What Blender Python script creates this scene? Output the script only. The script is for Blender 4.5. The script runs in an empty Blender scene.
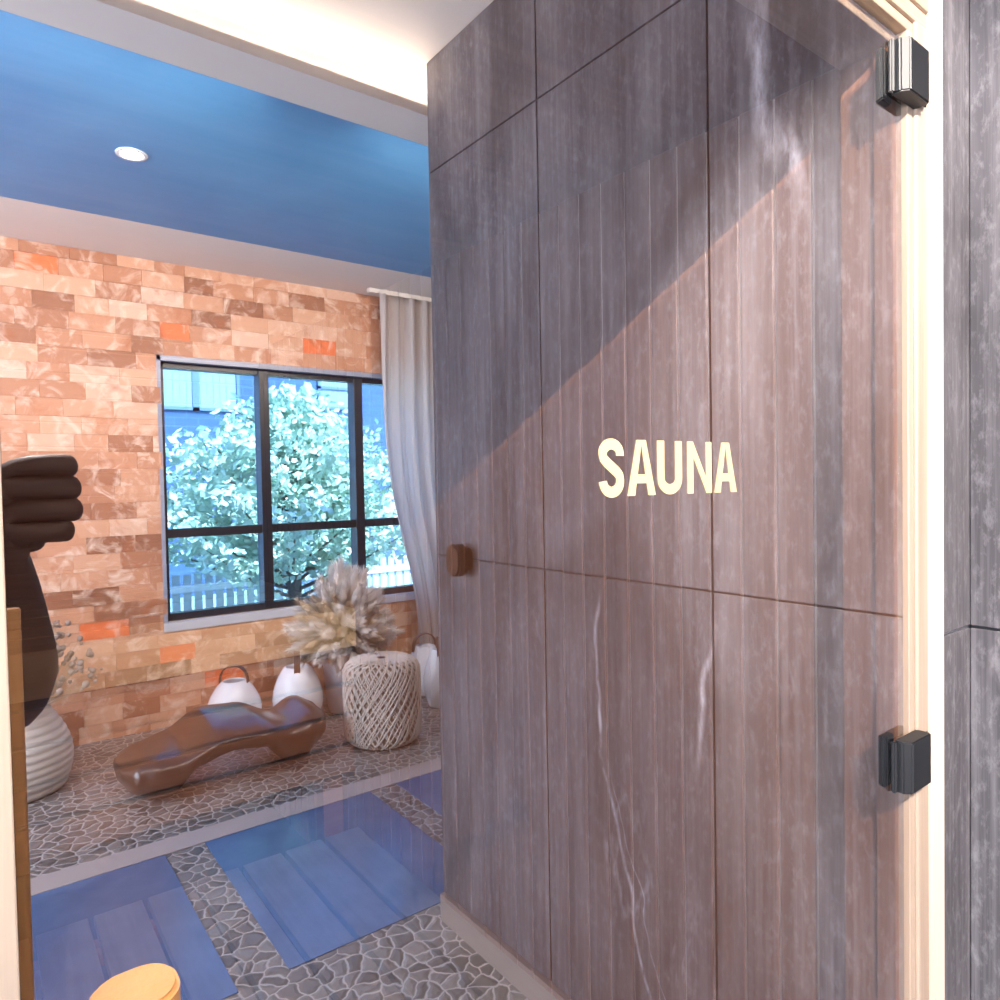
import bpy, bmesh, math, random
from mathutils import Vector, Matrix, noise
random.seed(7)
C = bpy.context.scene.collection
PI = math.pi
sc = bpy.context.scene

# ---------------------------------------------------------------- helpers
def link(name, bm, mats=None, parent=None, loc=None, smooth=False, autos=None):
    me = bpy.data.meshes.new(name)
    bm.normal_update()
    bm.to_mesh(me); bm.free()
    if mats is not None:
        if not isinstance(mats, (list, tuple)): mats = [mats]
        for m in mats: me.materials.append(m)
    if smooth:
        for p in me.polygons: p.use_smooth = True
        if autos:
            me.set_sharp_from_angle(angle=math.radians(autos))
    o = bpy.data.objects.new(name, me); C.objects.link(o)
    if parent: o.parent = parent
    if loc: o.location = loc
    return o

def tag(o, label=None, cat=None, group=None, kind=None):
    if label: o['label'] = label
    if cat: o['category'] = cat
    if group: o['group'] = group
    if kind: o['kind'] = kind
    return o

def thing(name, label, cat, loc=(0, 0, 0), rz=0, group=None):
    o = bpy.data.objects.new(name, None); C.objects.link(o)
    o.location = loc; o.rotation_euler = (0, 0, rz); o.empty_display_size = .05
    return tag(o, label, cat, group)

def box(bm, x0, y0, z0, x1, y1, z1, mi=0, bev=0):
    vs = [bm.verts.new(p) for p in ((x0,y0,z0),(x1,y0,z0),(x1,y1,z0),(x0,y1,z0),(x0,y0,z1),(x1,y0,z1),(x1,y1,z1),(x0,y1,z1))]
    fs = []
    for f in ((0,3,2,1),(4,5,6,7),(0,1,5,4),(1,2,6,5),(2,3,7,6),(3,0,4,7)):
        a = bm.faces.new([vs[i] for i in f]); a.material_index = mi; fs.append(a)
    if bev:
        es = set(e for f in fs for e in f.edges)
        bmesh.ops.bevel(bm, geom=list(es), offset=bev, segments=2, affect='EDGES', profile=.5)
    return fs

def boxo(name, a, b, m, parent=None, bev=0, kind=None):
    bm = bmesh.new(); box(bm, *a, *b, bev=bev)
    o = link(name, bm, m, parent)
    if kind: o['kind'] = kind
    return o

def prism(bm, pts, axis, a, b, mi=0):
    """extrude closed 2D outline along axis (0 x,1 y,2 z) from a to b"""
    def mk(p, t):
        if axis == 0: return (t, p[0], p[1])
        if axis == 1: return (p[0], t, p[1])
        return (p[0], p[1], t)
    A = [bm.verts.new(mk(p, a)) for p in pts]; B = [bm.verts.new(mk(p, b)) for p in pts]
    n = len(pts); fs = []
    fs.append(bm.faces.new(A)); fs.append(bm.faces.new(B[::-1]))
    for i in range(n):
        fs.append(bm.faces.new((A[i], B[i], B[(i+1) % n], A[(i+1) % n])))
    for f in fs: f.material_index = mi
    bmesh.ops.recalc_face_normals(bm, faces=fs)
    return fs

def lathe(bm, prof, n=48, close=False, mi=0, c=(0,0)):
    rings = []
    for r, z in prof:
        if r < 1e-5: rings.append([bm.verts.new((c[0], c[1], z))])
        else: rings.append([bm.verts.new((c[0]+r*math.cos(2*PI*i/n), c[1]+r*math.sin(2*PI*i/n), z)) for i in range(n)])
    for a, b in zip(rings[:-1], rings[1:]):
        for i in range(n):
            j = (i+1) % n
            if len(a) == 1 and len(b) == 1: continue
            if len(a) == 1: f = bm.faces.new((a[0], b[j], b[i]))
            elif len(b) == 1: f = bm.faces.new((a[i], a[j], b[0]))
            else: f = bm.faces.new((a[i], a[j], b[j], b[i]))
            f.material_index = mi

def tube(bm, pts, rad, n=6, cap=True, mi=0, flat=None):
    """flat=(w,t,refvec): rectangular strap section instead of a round one"""
    pts = [Vector(p) for p in pts]; rings = []
    ref = Vector((0, 0, 1))
    prev = None
    for i, p in enumerate(pts):
        t = (pts[min(i+1, len(pts)-1)] - pts[max(i-1, 0)]).normalized()
        if flat: s = Vector(flat[2]).normalized(); u = t.cross(s).normalized()
        else:
            if prev is None:
                s = t.cross(ref)
                if s.length < .05: s = t.cross(Vector((1, 0, 0)))
            else: s = prev - t*prev.dot(t)
            s.normalize(); u = t.cross(s).normalized()
        prev = s
        r = rad[i] if isinstance(rad, (list, tuple)) else rad
        if flat:
            w, h = flat[0]/2, flat[1]/2
            rings.append([bm.verts.new(p+s*a*w+u*b*h) for a, b in ((-1,-1),(1,-1),(1,1),(-1,1))])
        else:
            rings.append([bm.verts.new(p+s*math.cos(2*PI*k/n)*r+u*math.sin(2*PI*k/n)*r) for k in range(n)])
    m = len(rings[0])
    for a, b in zip(rings[:-1], rings[1:]):
        for k in range(m):
            f = bm.faces.new((a[k], a[(k+1) % m], b[(k+1) % m], b[k])); f.material_index = mi
    if cap:
        bm.faces.new(rings[0][::-1]).material_index = mi; bm.faces.new(rings[-1]).material_index = mi

# ---------------------------------------------------------------- materials
def mat(name, col=(.5,.5,.5), rough=.5, metal=0, **kw):
    m = bpy.data.materials.new(name); m.use_nodes = True
    b = m.node_tree.nodes['Principled BSDF']
    b.inputs['Base Color'].default_value = (*col, 1); b.inputs['Roughness'].default_value = rough
    b.inputs['Metallic'].default_value = metal
    for k, v in kw.items(): b.inputs[k.replace('_', ' ')].default_value = v
    return m
class N:
    def __init__(s, m): s.m = m; s.t = m.node_tree; s.b = s.t.nodes.get('Principled BSDF')
    def n(s, ty, **kw):
        nd = s.t.nodes.new(ty)
        for k, v in kw.items(): setattr(nd, k, v)
        return nd
    def l(s, a, b): s.t.links.new(a, b)
    def co(s, scale=(1,1,1), kind='Object', rot=(0,0,0)):
        tc = s.n('ShaderNodeTexCoord'); mp = s.n('ShaderNodeMapping')
        mp.inputs['Scale'].default_value = scale; mp.inputs['Rotation'].default_value = rot
        s.l(tc.outputs[kind], mp.inputs[0]); return mp.outputs[0]
    def noise(s, co, scale, detail=4, rough=.6, dist=0):
        nd = s.n('ShaderNodeTexNoise'); nd.inputs['Scale'].default_value = scale; nd.inputs['Detail'].default_value = detail
        nd.inputs['Roughness'].default_value = rough; nd.inputs['Distortion'].default_value = dist
        s.l(co, nd.inputs['Vector']); return nd.outputs['Fac']
    def ramp(s, f, stops, inter='LINEAR'):
        r = s.n('ShaderNodeValToRGB'); r.color_ramp.interpolation = inter
        e = r.color_ramp.elements
        while len(e) < len(stops): e.new(.5)
        for x, (p, c) in zip(e, stops):
            x.position = p; x.color = (*c, 1) if len(c) == 3 else c
        s.l(f, r.inputs[0]); return r.outputs[0]
    def mix(s, f, a, b, mode='MIX'):
        x = s.n('ShaderNodeMix', data_type='RGBA', blend_type=mode)
        for inp, v in ((x.inputs[0], f), (x.inputs[6], a), (x.inputs[7], b)):
            if isinstance(v, (int, float)): inp.default_value = v
            elif isinstance(v, tuple): inp.default_value = (*v, 1)
            else: s.l(v, inp)
        return x.outputs[2]
    def math(s, op, a, b=0.0, c=0.0):
        x = s.n('ShaderNodeMath', operation=op)
        for inp, v in zip(x.inputs, (a, b, c)):
            if isinstance(v, (int, float)): inp.default_value = v
            else: s.l(v, inp)
        return x.outputs[0]
    def bump(s, h, strength=.3, dist=.01):
        x = s.n('ShaderNodeBump'); x.inputs['Strength'].default_value = strength; x.inputs['Distance'].default_value = dist
        s.l(h, x.inputs['Height']); s.l(x.outputs[0], s.b.inputs['Normal'])
    def col(s, c): s.l(c, s.b.inputs['Base Color'])

def stone_mat(name, tint=(1,1,1), seed=0):
    m = mat(name, rough=.68); x = N(m); x.b.inputs['Specular IOR Level'].default_value = .22
    t = tint
    def c(v): return (v[0]*t[0], v[1]*t[1], v[2]*t[2])
    co = x.co((9, 9, .55)); co2 = x.co((1.6, 1.6, .8)); fine = x.co((60, 60, 26)); st = x.co((55, 55, 1.2))
    base = x.ramp(x.noise(co, 1.0, 6, .62, .3), [(.28, c((.060,.056,.064))), (.5, c((.095,.089,.099))), (.72, c((.145,.138,.15)))])
    fl = x.ramp(x.noise(st, 1.0, 5, .7), [(.46, (0,0,0)), (.74, (1,1,1))])
    base = x.mix(x.math('MULTIPLY', fl, .45), base, c((.30,.28,.30)))
    sp = x.ramp(x.noise(fine, 1.0, 4, .75), [(.5, (0,0,0)), (.72, (1,1,1))])
    base = x.mix(x.math('MULTIPLY', sp, .6), base, c((.26,.25,.27)))
    dk = x.ramp(x.noise(co2, 1.7, 3, .5, 1.2), [(.35, (.62,.62,.62)), (.6, (1,1,1))])
    base = x.mix(1.0, base, dk, 'MULTIPLY')
    # sparse pale veins
    vn = x.noise(x.co((1.35, 1.35, .42)), 1.25, 7, .62, .35)
    vb = x.math('SUBTRACT', 1.0, x.math('MULTIPLY', x.math('ABSOLUTE', x.math('SUBTRACT', vn, .575)), 85.0))
    vmask = x.ramp(x.noise(x.co((1.2, 1.2, .8)), 1.9, 3, .5), [(.5, (0,0,0)), (.62, (1,1,1))])
    vv = x.math('MULTIPLY', x.math('MAXIMUM', vb, 0.0), vmask)
    vv = x.math('MULTIPLY', vv, x.ramp(x.noise(x.co((25,25,12)), 1.0, 4, .7), [(.35, (.1,.1,.1)), (.6, (1,1,1))]))
    base = x.mix(x.math('MULTIPLY', vv, .35), base, c((.5,.47,.5)))
    # long veins with a course of their own down the slabs: (y, drift, z where drift begins, z low, z high, half width)
    sx = x.n('ShaderNodeSeparateXYZ'); x.l(x.co((1,1,1)), sx.inputs[0])
    wa = x.math('MULTIPLY', x.math('SUBTRACT', x.noise(x.co((1.5,1.5,1.6)), 1.6, 3, .5), .5), .16)
    for yc, k, z0, zl, zh, hw in ((-.80, .33, .78, .1, 1.20, .008), (-.765, .40, .72, .1, .80, .0025), (-.47, -.10, 1.2, .78, 1.16, .010), (-.36, .22, 2.3, 1.98, 2.75, .030), (-.30, .12, 2.2, 1.9, 2.15, .02)):
        yy = x.math('ADD', x.math('SUBTRACT', sx.outputs['Y'], yc), wa)
        yy = x.math('SUBTRACT', yy, x.math('MULTIPLY', x.math('MAXIMUM', x.math('SUBTRACT', z0, sx.outputs['Z']), 0.0), k))
        lin = x.math('MAXIMUM', x.math('SUBTRACT', 1.0, x.math('DIVIDE', x.math('ABSOLUTE', yy), hw)), 0.0)
        cl_ = lambda v: x.math('MINIMUM', x.math('MAXIMUM', v, 0.0), 1.0)
        zm_ = x.math('MULTIPLY', cl_(x.math('MULTIPLY', x.math('SUBTRACT', sx.outputs['Z'], zl), 7.0)), cl_(x.math('MULTIPLY', x.math('SUBTRACT', zh, sx.outputs['Z']), 9.0)))
        lin = x.math('MULTIPLY', x.math('MULTIPLY', lin, zm_), x.ramp(x.noise(x.co((30,30,9)), 1.0, 5, .75), [(.36, (.0,.0,.0)), (.66, (.75,.75,.75))]))
        base = x.mix(lin, base, c((.62,.58,.62)))
    x.col(base)
    x.bump(x.math('ADD', x.noise(st, 1.6, 4), x.noise(fine, 2.0, 4)), .12, .002)
    return m
M_stone = stone_mat('stone_tile')
M_grout = mat('grout', (.045,.042,.046), .9)
M_groutlit = mat('grout_lit', (.35,.35,.37), .8)  # paler copy of the grout, painted as lit, for the door wall joints

def wood_mat(name, a, b, scale=(18,18,1.2), rough=.45, knots=False, grain=.5):
    m = mat(name, rough=rough); x = N(m)
    w = x.noise(x.co(scale), 1.0, 5, .65, .6)
    fine = x.noise(x.co(tuple(v*6 for v in scale)), 1.0, 3, .6)
    c = x.ramp(w, [(.3, a), (.7, b)])
    c = x.mix(x.math('MULTIPLY', fine, grain), c, tuple(v*.55 for v in a))
    x.col(c); x.bump(fine, .15, .003)
    return m
M_cedar = wood_mat('sauna_cedar', (.30,.12,.062), (.44,.205,.115), (14,14,.9))
M_cedarH = wood_mat('sauna_cedar_h', (.24,.085,.04), (.36,.15,.075), (.9,14,22))
M_bench = wood_mat('bench_aspen', (.62,.46,.27), (.76,.60,.38), (1.0,20,20), .5, grain=.3)
M_slat = wood_mat('bench_slats', (.20,.17,.17), (.29,.26,.26), (16,1.2,16), .6, grain=.3)
M_tonguelit = mat('lit_tongue', (.72,.50,.36), .6)  # backing painted pale for the light caught along the board edges
M_pine = wood_mat('pine_trim', (.33,.24,.18), (.46,.36,.28), (26,26,1.0), .38, grain=.28)
M_pinelit = wood_mat('pine_lit', (.62,.50,.40), (.74,.64,.54), (26,26,1.0), .38, grain=.2)  # lighter pine copy, a white highlight put into the outer board's colour
M_post = wood_mat('honey_post', (.42,.18,.05), (.52,.25,.085), (30,30,3.0), .35, grain=.25)
M_walnut = wood_mat('walnut', (.012,.004,.002), (.03,.009,.004), (30,30,4), .3)
M_black = mat('black_metal', (.006,.007,.009), .5, 0)
M_dark = mat('window_frame', (.018,.02,.028), .35)
M_grey = mat('grey_trim', (.30,.31,.34), .35, .7)
M_white = mat('white_paint', (.78,.73,.69), .6)
M_whiteclean = mat('white_gloss', (.83,.84,.88), .25)
M_cream = mat('cream_vinyl', (.46,.36,.19), .7)
M_leather = mat('leather', (.16,.075,.045), .4)
M_beige = mat('beige_base', (.25,.19,.17), .5)

M_blue = mat('blue_ceiling', (.035,.135,.36), .45)
x = N(M_blue)
x.col(x.ramp(x.noise(x.co((1,1,1)), 1.6, 5, .6, .8), [(.3, (.06,.26,.54)), (.75, (.10,.34,.64))]))

# salt bricks: per-brick colour in a colour attribute, veins by noise
M_salt = mat('salt_brick', rough=.55); x = N(M_salt)
at = x.n('ShaderNodeAttribute', attribute_name='brick')
sep = x.n('ShaderNodeSeparateColor'); x.l(at.outputs['Color'], sep.inputs[0])
base = x.ramp(sep.outputs[0], [(0, (.27,.105,.055)), (.22, (.42,.18,.10)), (.5, (.58,.28,.165)), (.78, (.70,.40,.26)), (.95, (.78,.54,.42)), (1, (.84,.20,.07))])
ad = x.n('ShaderNodeVectorMath', operation='ADD'); cc = x.co((1,1,1))
sc10 = x.n('ShaderNodeVectorMath', operation='SCALE'); sc10.inputs['Scale'].default_value = 9
x.l(at.outputs['Color'], sc10.inputs[0]); x.l(cc, ad.inputs[0]); x.l(sc10.outputs[0], ad.inputs[1])
vn = x.noise(ad.outputs[0], 7, 5, .6, 1.5)
base = x.mix(x.ramp(vn, [(.5, (0,0,0)), (.68, (.75,.75,.75))]), base, (.90,.68,.54))
base = x.mix(x.ramp(x.noise(ad.outputs[0], 4.5, 4, .6, 1.0), [(.28, (.7,.7,.7)), (.44, (0,0,0))]), base, (.42,.13,.05))
x.col(base); x.bump(vn, .3, .01)

# pebble mosaic
M_pebble = mat('pebble_mosaic', rough=.32); x = N(M_pebble)
co = x.co((1,1,1)); dn = x.n('ShaderNodeTexNoise'); dn.inputs['Scale'].default_value = 14
x.l(co, dn.inputs['Vector'])
mx = x.n('ShaderNodeVectorMath', operation='SCALE'); mx.inputs['Scale'].default_value = .05; x.l(dn.outputs['Color'], mx.inputs[0])
av = x.n('ShaderNodeVectorMath', operation='ADD'); x.l(co, av.inputs[0]); x.l(mx.outputs[0], av.inputs[1])
v1 = x.n('ShaderNodeTexVoronoi', feature='DISTANCE_TO_EDGE', voronoi_dimensions='2D'); v1.inputs['Scale'].default_value = 19
v2 = x.n('ShaderNodeTexVoronoi', feature='F1', voronoi_dimensions='2D'); v2.inputs['Scale'].default_value = 19
x.l(av.outputs[0], v1.inputs['Vector']); x.l(av.outputs[0], v2.inputs['Vector'])
hs = x.n('ShaderNodeSeparateColor'); x.l(v2.outputs['Color'], hs.inputs[0])
pc = x.ramp(hs.outputs[0], [(0, (.12,.10,.092)), (.5, (.18,.15,.138)), (1, (.27,.235,.215))])
edge = x.ramp(v1.outputs['Distance'], [(.02, (1,1,1)), (.085, (0,0,0))])
x.col(x.mix(edge, pc, (.56,.50,.47)))
x.bump(x.ramp(v1.outputs['Distance'], [(.03, (0,0,0)), (.25, (1,1,1))]), .35, .008)

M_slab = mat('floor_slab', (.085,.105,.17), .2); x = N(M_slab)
x.col(x.ramp(x.noise(x.co((3,3,3)), 3, 5, .6), [(.3, (.07,.12,.25)), (.7, (.11,.165,.31))]))  # blue reflected from the ceiling is put into the grey slab colour
M_curb = mat('pale_stone_strip', (.46,.38,.36), .45)

# coated glass of the door: part mirror, part clear; the back face is plain clear glass
def glass_mat(name, R, tcol, fres=0.0):
    m = bpy.data.materials.new(name); m.use_nodes = True; t = m.node_tree
    for nd in list(t.nodes): t.nodes.remove(nd)
    out = t.nodes.new('ShaderNodeOutputMaterial'); mixn = t.nodes.new('ShaderNodeMixShader')
    tr = t.nodes.new('ShaderNodeBsdfTransparent'); gl = t.nodes.new('ShaderNodeBsdfGlossy')
    tr.inputs[0].default_value = (*tcol, 1); gl.inputs['Roughness'].default_value = 0.0; gl.inputs[0].default_value = (.97,.97,1,1)
    if fres:
        lw = t.nodes.new('ShaderNodeLayerWeight'); lw.inputs[0].default_value = .5
        ma = t.nodes.new('ShaderNodeMath'); ma.operation = 'MULTIPLY_ADD'
        t.links.new(lw.outputs['Facing'], ma.inputs[0]); ma.inputs[1].default_value = fres; ma.inputs[2].default_value = R
        t.links.new(ma.outputs[0], mixn.inputs[0])
    else: mixn.inputs[0].default_value = R
    t.links.new(tr.outputs[0], mixn.inputs[1]); t.links.new(gl.outputs[0], mixn.inputs[2])
    t.links.new(mixn.outputs[0], out.inputs[0]); return m
M_glass = glass_mat('coated_glass', .52, (1,.98,.96), .05)
M_glassback = glass_mat('clear_glass', .02, (.97,.97,.96))
M_glassedge = mat('glass_edge', (.05,.16,.12), .1)
M_winglass = glass_mat('window_glass', .05, (.66,.84,1.0))

def emis(name, col, s):
    m = mat(name, (0,0,0), .5); b = m.node_tree.nodes['Principled BSDF']
    b.inputs['Emission Color'].default_value = (*col, 1); b.inputs['Emission Strength'].default_value = s
    return m
M_led = emis('led', (1, .86, .72), 40)
M_lamp = emis('lamp_disc', (1, .95, .88), 30)

# ---------------------------------------------------------------- dimensions
EYE = 1.45; CAM_Y = -.42
ZC = 2.81; XB = 1.218; YB = -1.54; YS = -4.18; XL = -2.3; XR = 4.3; SX0 = -1.3; SX1 = 1.05; SY = 2.75; ZS = 2.06

# ---------------------------------------------------------------- floor
bm = bmesh.new(); box(bm, XL, YS, -.1, XR, 0, 0)
tag(link('floor', bm, M_pebble), kind='structure')
def slab(a, b, name='trim_floor', m=M_slab, h=.003):
    o = boxo(name, (a[0], a[1], -.02), (b[0], b[1], h), m, kind='structure'); return o
yn, yf = .42-2.04, .42-2.99
slab((-2.2, yf), (-.22, yn)); slab((-.09, yf), (.57, yn-0)); slab((.72, yf), (1.46, yn)); slab((1.60, yf), (2.3, yn)); slab((2.43, yf), (4.2, yn))
slab((XL, yf-.13), (XR, yf-.0), 'trim_floor_strip', M_curb, .005)

# ---------------------------------------------------------------- ceilings
boxo('ceiling', (XL, -1.72, ZC), (XR, .0, ZC+.08), M_white, kind='structure')
boxo('ceiling_blue', (XL, .42-3.98, ZC), (XR, -1.72, ZC+.08), M_blue, kind='structure')
boxo('ceiling_border', (XL, YS, ZC), (XR, .42-3.98, ZC+.08), M_white, kind='structure')
# dropped cove beam with a lip, lamps hidden on its top
bm = bmesh.new()
prism(bm, [(-1.56, 2.65), (-1.56, 2.675), (-1.57, 2.675), (-1.57, 2.69), (-1.60, 2.69), (-1.60, 2.67), (-1.70, 2.67), (-1.70, ZC), (-1.735, ZC), (-1.735, 2.65)], 0, XL, XR)
tag(link('trim_cove', bm, M_white), kind='structure')
boxo('led_strip', (XL, -1.69, 2.695), (XR-.05, -1.665, 2.705), M_led, kind='structure')

# ---------------------------------------------------------------- stone walls
def tile_wall(name, rects, axis, plane, thick, m=M_stone, gap=.0022):
    """rects in (a0,z0,a1,z1); axis 'x' : plane x=plane facing -x ; 'y': y=plane facing -y"""
    bm = bmesh.new()
    for a0, z0, a1, z1 in rects:
        a0 += gap; a1 -= gap; z0 += gap; z1 -= gap
        if axis == 'x': fs = box(bm, plane, a0, z0, plane+thick, a1, z1)
        else: fs = box(bm, a0, plane, z0, a1, plane+thick, z1)
        es = set(e for f in fs for e in f.edges)
        bmesh.ops.bevel(bm, geom=list(es), offset=.001, segments=1, affect='EDGES')
    return tag(link(name, bm, m), kind='structure')
ys = [0, -.467, -1.0, YB]; zs = [.088, 1.215, 2.454, ZC]
r = []
for i in range(3):
    for j in range(3): r.append((ys[i+1], zs[j], ys[i]+(.002 if i == 0 else 0), zs[j+1]))
tile_wall('wall_right', r, 'x', XB, .012)
bm = bmesh.new(); box(bm, XB+.006, YB+.004, 0, XR, 0, ZC)
tag(link('wall_right_core', bm, M_grout), kind='structure')
bm = bmesh.new(); box(bm, XB+.003, YB-.006, 0, XR, YB+.003, ZC)
tag(link('wall_right_end', bm, M_stone), kind='structure')
boxo('baseboard_right', (XB-.014, YB, .0), (XB+.01, 0, .088), M_beige, kind='structure')
# wall of the door plane: right of the frame, above it, left of it
r = [(1.110, 0.0, XB, 1.215), (1.110, 1.215, XB, 2.13), (1.110, 2.13, XB, 2.454), (1.110, 2.454, XB, ZC)]
r = [(1.110, 0.0, XB+.003, 1.215), (1.110, 1.215, XB+.003, 2.454), (1.110, 2.454, XB+.003, ZC)]
r += [(.53, 2.13, 1.110, ZC), (-.08, 2.13, .53, ZC)]
for a0, a1 in ((-.614, -.10), (-1.15, -.614), (-1.69, -1.15), (XL, -1.69)):
    r += [(a0, 0, a1, 1.215), (a0, 1.215, a1, 2.454), (a0, 2.454, a1, ZC)]
tile_wall('wall_front', r, 'y', 0.0, .012)
bm = bmesh.new()
box(bm, 1.106, .006, 0, XR, .05, ZC); box(bm, XL, .006, 0, -.082, .05, ZC); box(bm, -.082, .006, 2.125, 1.106, .05, ZC)
tag(link('wall_front_core', bm, M_groutlit), kind='structure')
boxo('trim_edge', (1.0985, -.004, 0), (1.110, .01, 2.135), M_grey, kind='structure')

# other room walls
boxo('wall_left', (XL-.1, YS, 0), (XL, 0, ZC), M_white, kind='structure')
boxo('wall_far_right', (XR, YS, 0), (XR+.1, 0, ZC), M_white, kind='structure')

# ---------------------------------------------------------------- salt brick wall with window opening
WX0, WX1, WZ0, WZ1 = .93, 2.92, .60, 2.24
bm = bmesh.new(); cl = bm.loops.layers.float_color.new('brick')
def brick(x0, z0, x1, z1):
    d = random.uniform(0, .007)
    for f in box(bm, x0+.0006, YS-.04, z0+.0006, x1-.0006, YS+.0+d, z1-.0006):
        for lp in f.loops: lp[cl] = colr
hz = .098; rows = int(ZC/hz)+1
for j in range(rows):
    z0 = j*hz; z1 = min(z0+hz, ZC)
    xx = XL - random.uniform(0, .2)
    while xx < XR:
        w = random.choice((.2, .22, .235, .235, .25, .17))
        a, b = max(xx, XL), min(xx+w, XR); xx += w
        t = random.random(); v = random.betavariate(1.7, 1.5)*.93
        if random.random() < .02: v = 1.0
        colr = (v, random.random(), random.random(), 1)
        if b-a < .01: continue
        segs = [(a, b)]
        zc0, zc1 = z0, z1
        if z1 > WZ0+.001 and z0 < WZ1-.001:
            segs = []
            if a < WX0: segs.append((a, min(b, WX0)))
            if b > WX1: segs.append((max(a, WX1), b))
            if a < WX1 and b > WX0:
                if z0 < WZ0: brick(max(a, WX0), z0, min(b, WX1), WZ0)
                if z1 > WZ1: brick(max(a, WX0), WZ1, min(b, WX1), z1)
        for s0, s1 in segs:
            if s1-s0 > .004: brick(s0, z0, s1, z1)
tag(link('wall_back', bm, M_salt), kind='structure')
bm = bmesh.new()
box(bm, XL, YS-.16, 0, WX0-.02, YS-.03, ZC); box(bm, WX1+.02, YS-.16, 0, XR, YS-.03, ZC)
box(bm, WX0-.02, YS-.16, 0, WX1+.02, YS-.03, WZ0-.02); box(bm, WX0-.02, YS-.16, WZ1+.02, WX1+.02, YS-.03, ZC)
tag(link('wall_back_core', bm, mat('salt_backing', (.5,.3,.2), .8)), kind='structure')

# window
win = thing('window_1', None, None, ((WX0+WX1)/2, YS, WZ0)); tag(win, kind='structure')
def wl(o): o.location = (-(WX0+WX1)/2, -YS, -WZ0); return o
def framebox(name, a, b, m=M_dark, bev=.003):
    bm = bmesh.new(); box(bm, *a, *b, bev=bev); return wl(link(name, bm, m, win))
yw0, yw1 = YS-.12, YS-.05
mull = [1.563, 2.237]; ztr = 1.17
bm = bmesh.new()
box(bm, WX0, yw0, WZ0+.03, WX0+.03, yw1, WZ1-.02); box(bm, WX1-.03, yw0, WZ0+.03, WX1, yw1, WZ1-.02)
box(bm, WX0, yw0, WZ0+.03, WX1, yw1, WZ0+.075); box(bm, WX0, yw0, WZ1-.055, WX1, yw1, WZ1-.02)
wl(link('window_frame', bm, M_dark, win))
for xm in mull: framebox('mullion', (xm-.032, yw0-.01, WZ0+.05), (xm+.032, yw1+.03, WZ1-.03))
bm = bmesh.new(); box(bm, WX0, yw0+.01, ztr-.027, WX1, yw1+.012, ztr+.027); wl(link('transom', bm, M_dark, win))
bm = bmesh.new(); box(bm, WX0-.02, YS-.12, WZ0-.022, WX1+.02, YS+.015, WZ0+.03); wl(link('window_sill', bm, mat('sill', (.55,.58,.66), .3), win))
bm = bmesh.new(); box(bm, WX0-.02, YS-.12, WZ1-.02, WX1+.02, YS+.006, WZ1+.012)
box(bm, WX0-.018, YS-.12, WZ0, WX0+.004, YS+.006, WZ1+.012)
wl(link('window_reveal', bm, mat('reveal', (.30,.33,.42), .3), win))
xs = [WX0+.03]+[v for xm in mull for v in (xm-.032, xm+.032)]+[WX1-.03]
for i in range(3):
    for z0, z1 in ((WZ0+.075, ztr-.027), (ztr+.027, WZ1-.055)):
        bm = bmesh.new(); box(bm, xs[2*i], yw0+.02, z0, xs[2*i+1], yw0+.026, z1); wl(link('pane', bm, M_winglass, win))

# ---------------------------------------------------------------- curtain
M_curtain = mat('curtain', (.80,.76,.74), .8); x = N(M_curtain)
tn = x.n('ShaderNodeBsdfTranslucent'); tn.inputs[0].default_value = (.80,.78,.80,1)
ms = x.n('ShaderNodeMixShader'); ms.inputs[0].default_value = .6
out = [n for n in M_curtain.node_tree.nodes if n.type == 'OUTPUT_MATERIAL'][0]
x.l(x.b.outputs[0], ms.inputs[1]); x.l(tn.outputs[0], ms.inputs[2]); x.l(ms.outputs[0], out.inputs[0])
def curtain(name, xl_top, xr, xl_bot, label):
    ob = thing(name, label, 'curtain', (xr, YS+.17, 0))
    bm = bmesh.new(); nu, nv = 150, 40; g = []
    for j in range(nv+1):
        t = j/nv; z = .02+t*(ZC-.05)
        s = 1/(1+math.exp(-(t-.36)*9)); xl = xl_bot+(xl_top-xl_bot)*s + .05*(t-.5)
        row = []
        for i in range(nu+1):
            u = i/nu; ph = u*2*PI*9.5 + .8*math.sin(3*t+u*5)
            amp = .032+.018*math.sin(u*21+1.3)
            xx = xl+(xr-xl)*u
            row.append(bm.verts.new((xx-xr+.008*math.sin(ph*2), amp*math.sin(ph)+.012*math.sin(2.3*ph+t*2), z)))
        g.append(row)
    for j in range(nv):
        for i in range(nu): bm.faces.new((g[j][i], g[j][i+1], g[j+1][i+1], g[j+1][i]))
    fab = link('fabric', bm, M_curtain, ob, smooth=True)
    md = fab.modifiers.new('t', 'SOLIDIFY'); md.thickness = .0015
    bm = bmesh.new(); box(bm, xl_top-xr-.05, -.02, ZC-.03, .02, .02, ZC-.001); link('rail', bm, M_white, ob)
    return ob
curtain('curtain', 2.29, 3.35, 2.62, 'off-white sheer curtain in vertical folds hanging beside the window')

# ---------------------------------------------------------------- door frame (pine)
def tr(name, a, b, m=M_pine, bev=.002):
    o = boxo(name, a, b, m, bev=bev, kind='structure'); return o
bm = bmesh.new()
box(bm, 1.0045, -.002, 0, 1.020, .085, 2.040, bev=.0015)
box(bm, 1.021, -.006, 0, 1.056, .085, 2.055, bev=.003)
for f in box(bm, 1.057, -.009, 0, 1.098, .085, 2.128): f.material_index = 1
tag(link('trim_jamb_right', bm, [M_pine, M_pinelit]), kind='structure')
bm = bmesh.new()
box(bm, .992, .012, 0, 1.004, .037, 2.027, bev=.0015); box(bm, .998, .0375, 0, 1.004, .085, 2.027, bev=.0015)
tag(link('trim_stop_right', bm, M_cedar), kind='structure')
M_pineH = wood_mat('pine_head', (.36,.25,.17), (.50,.38,.28), (1.0,26,26), .38, grain=.28)
bm = bmesh.new()
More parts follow.
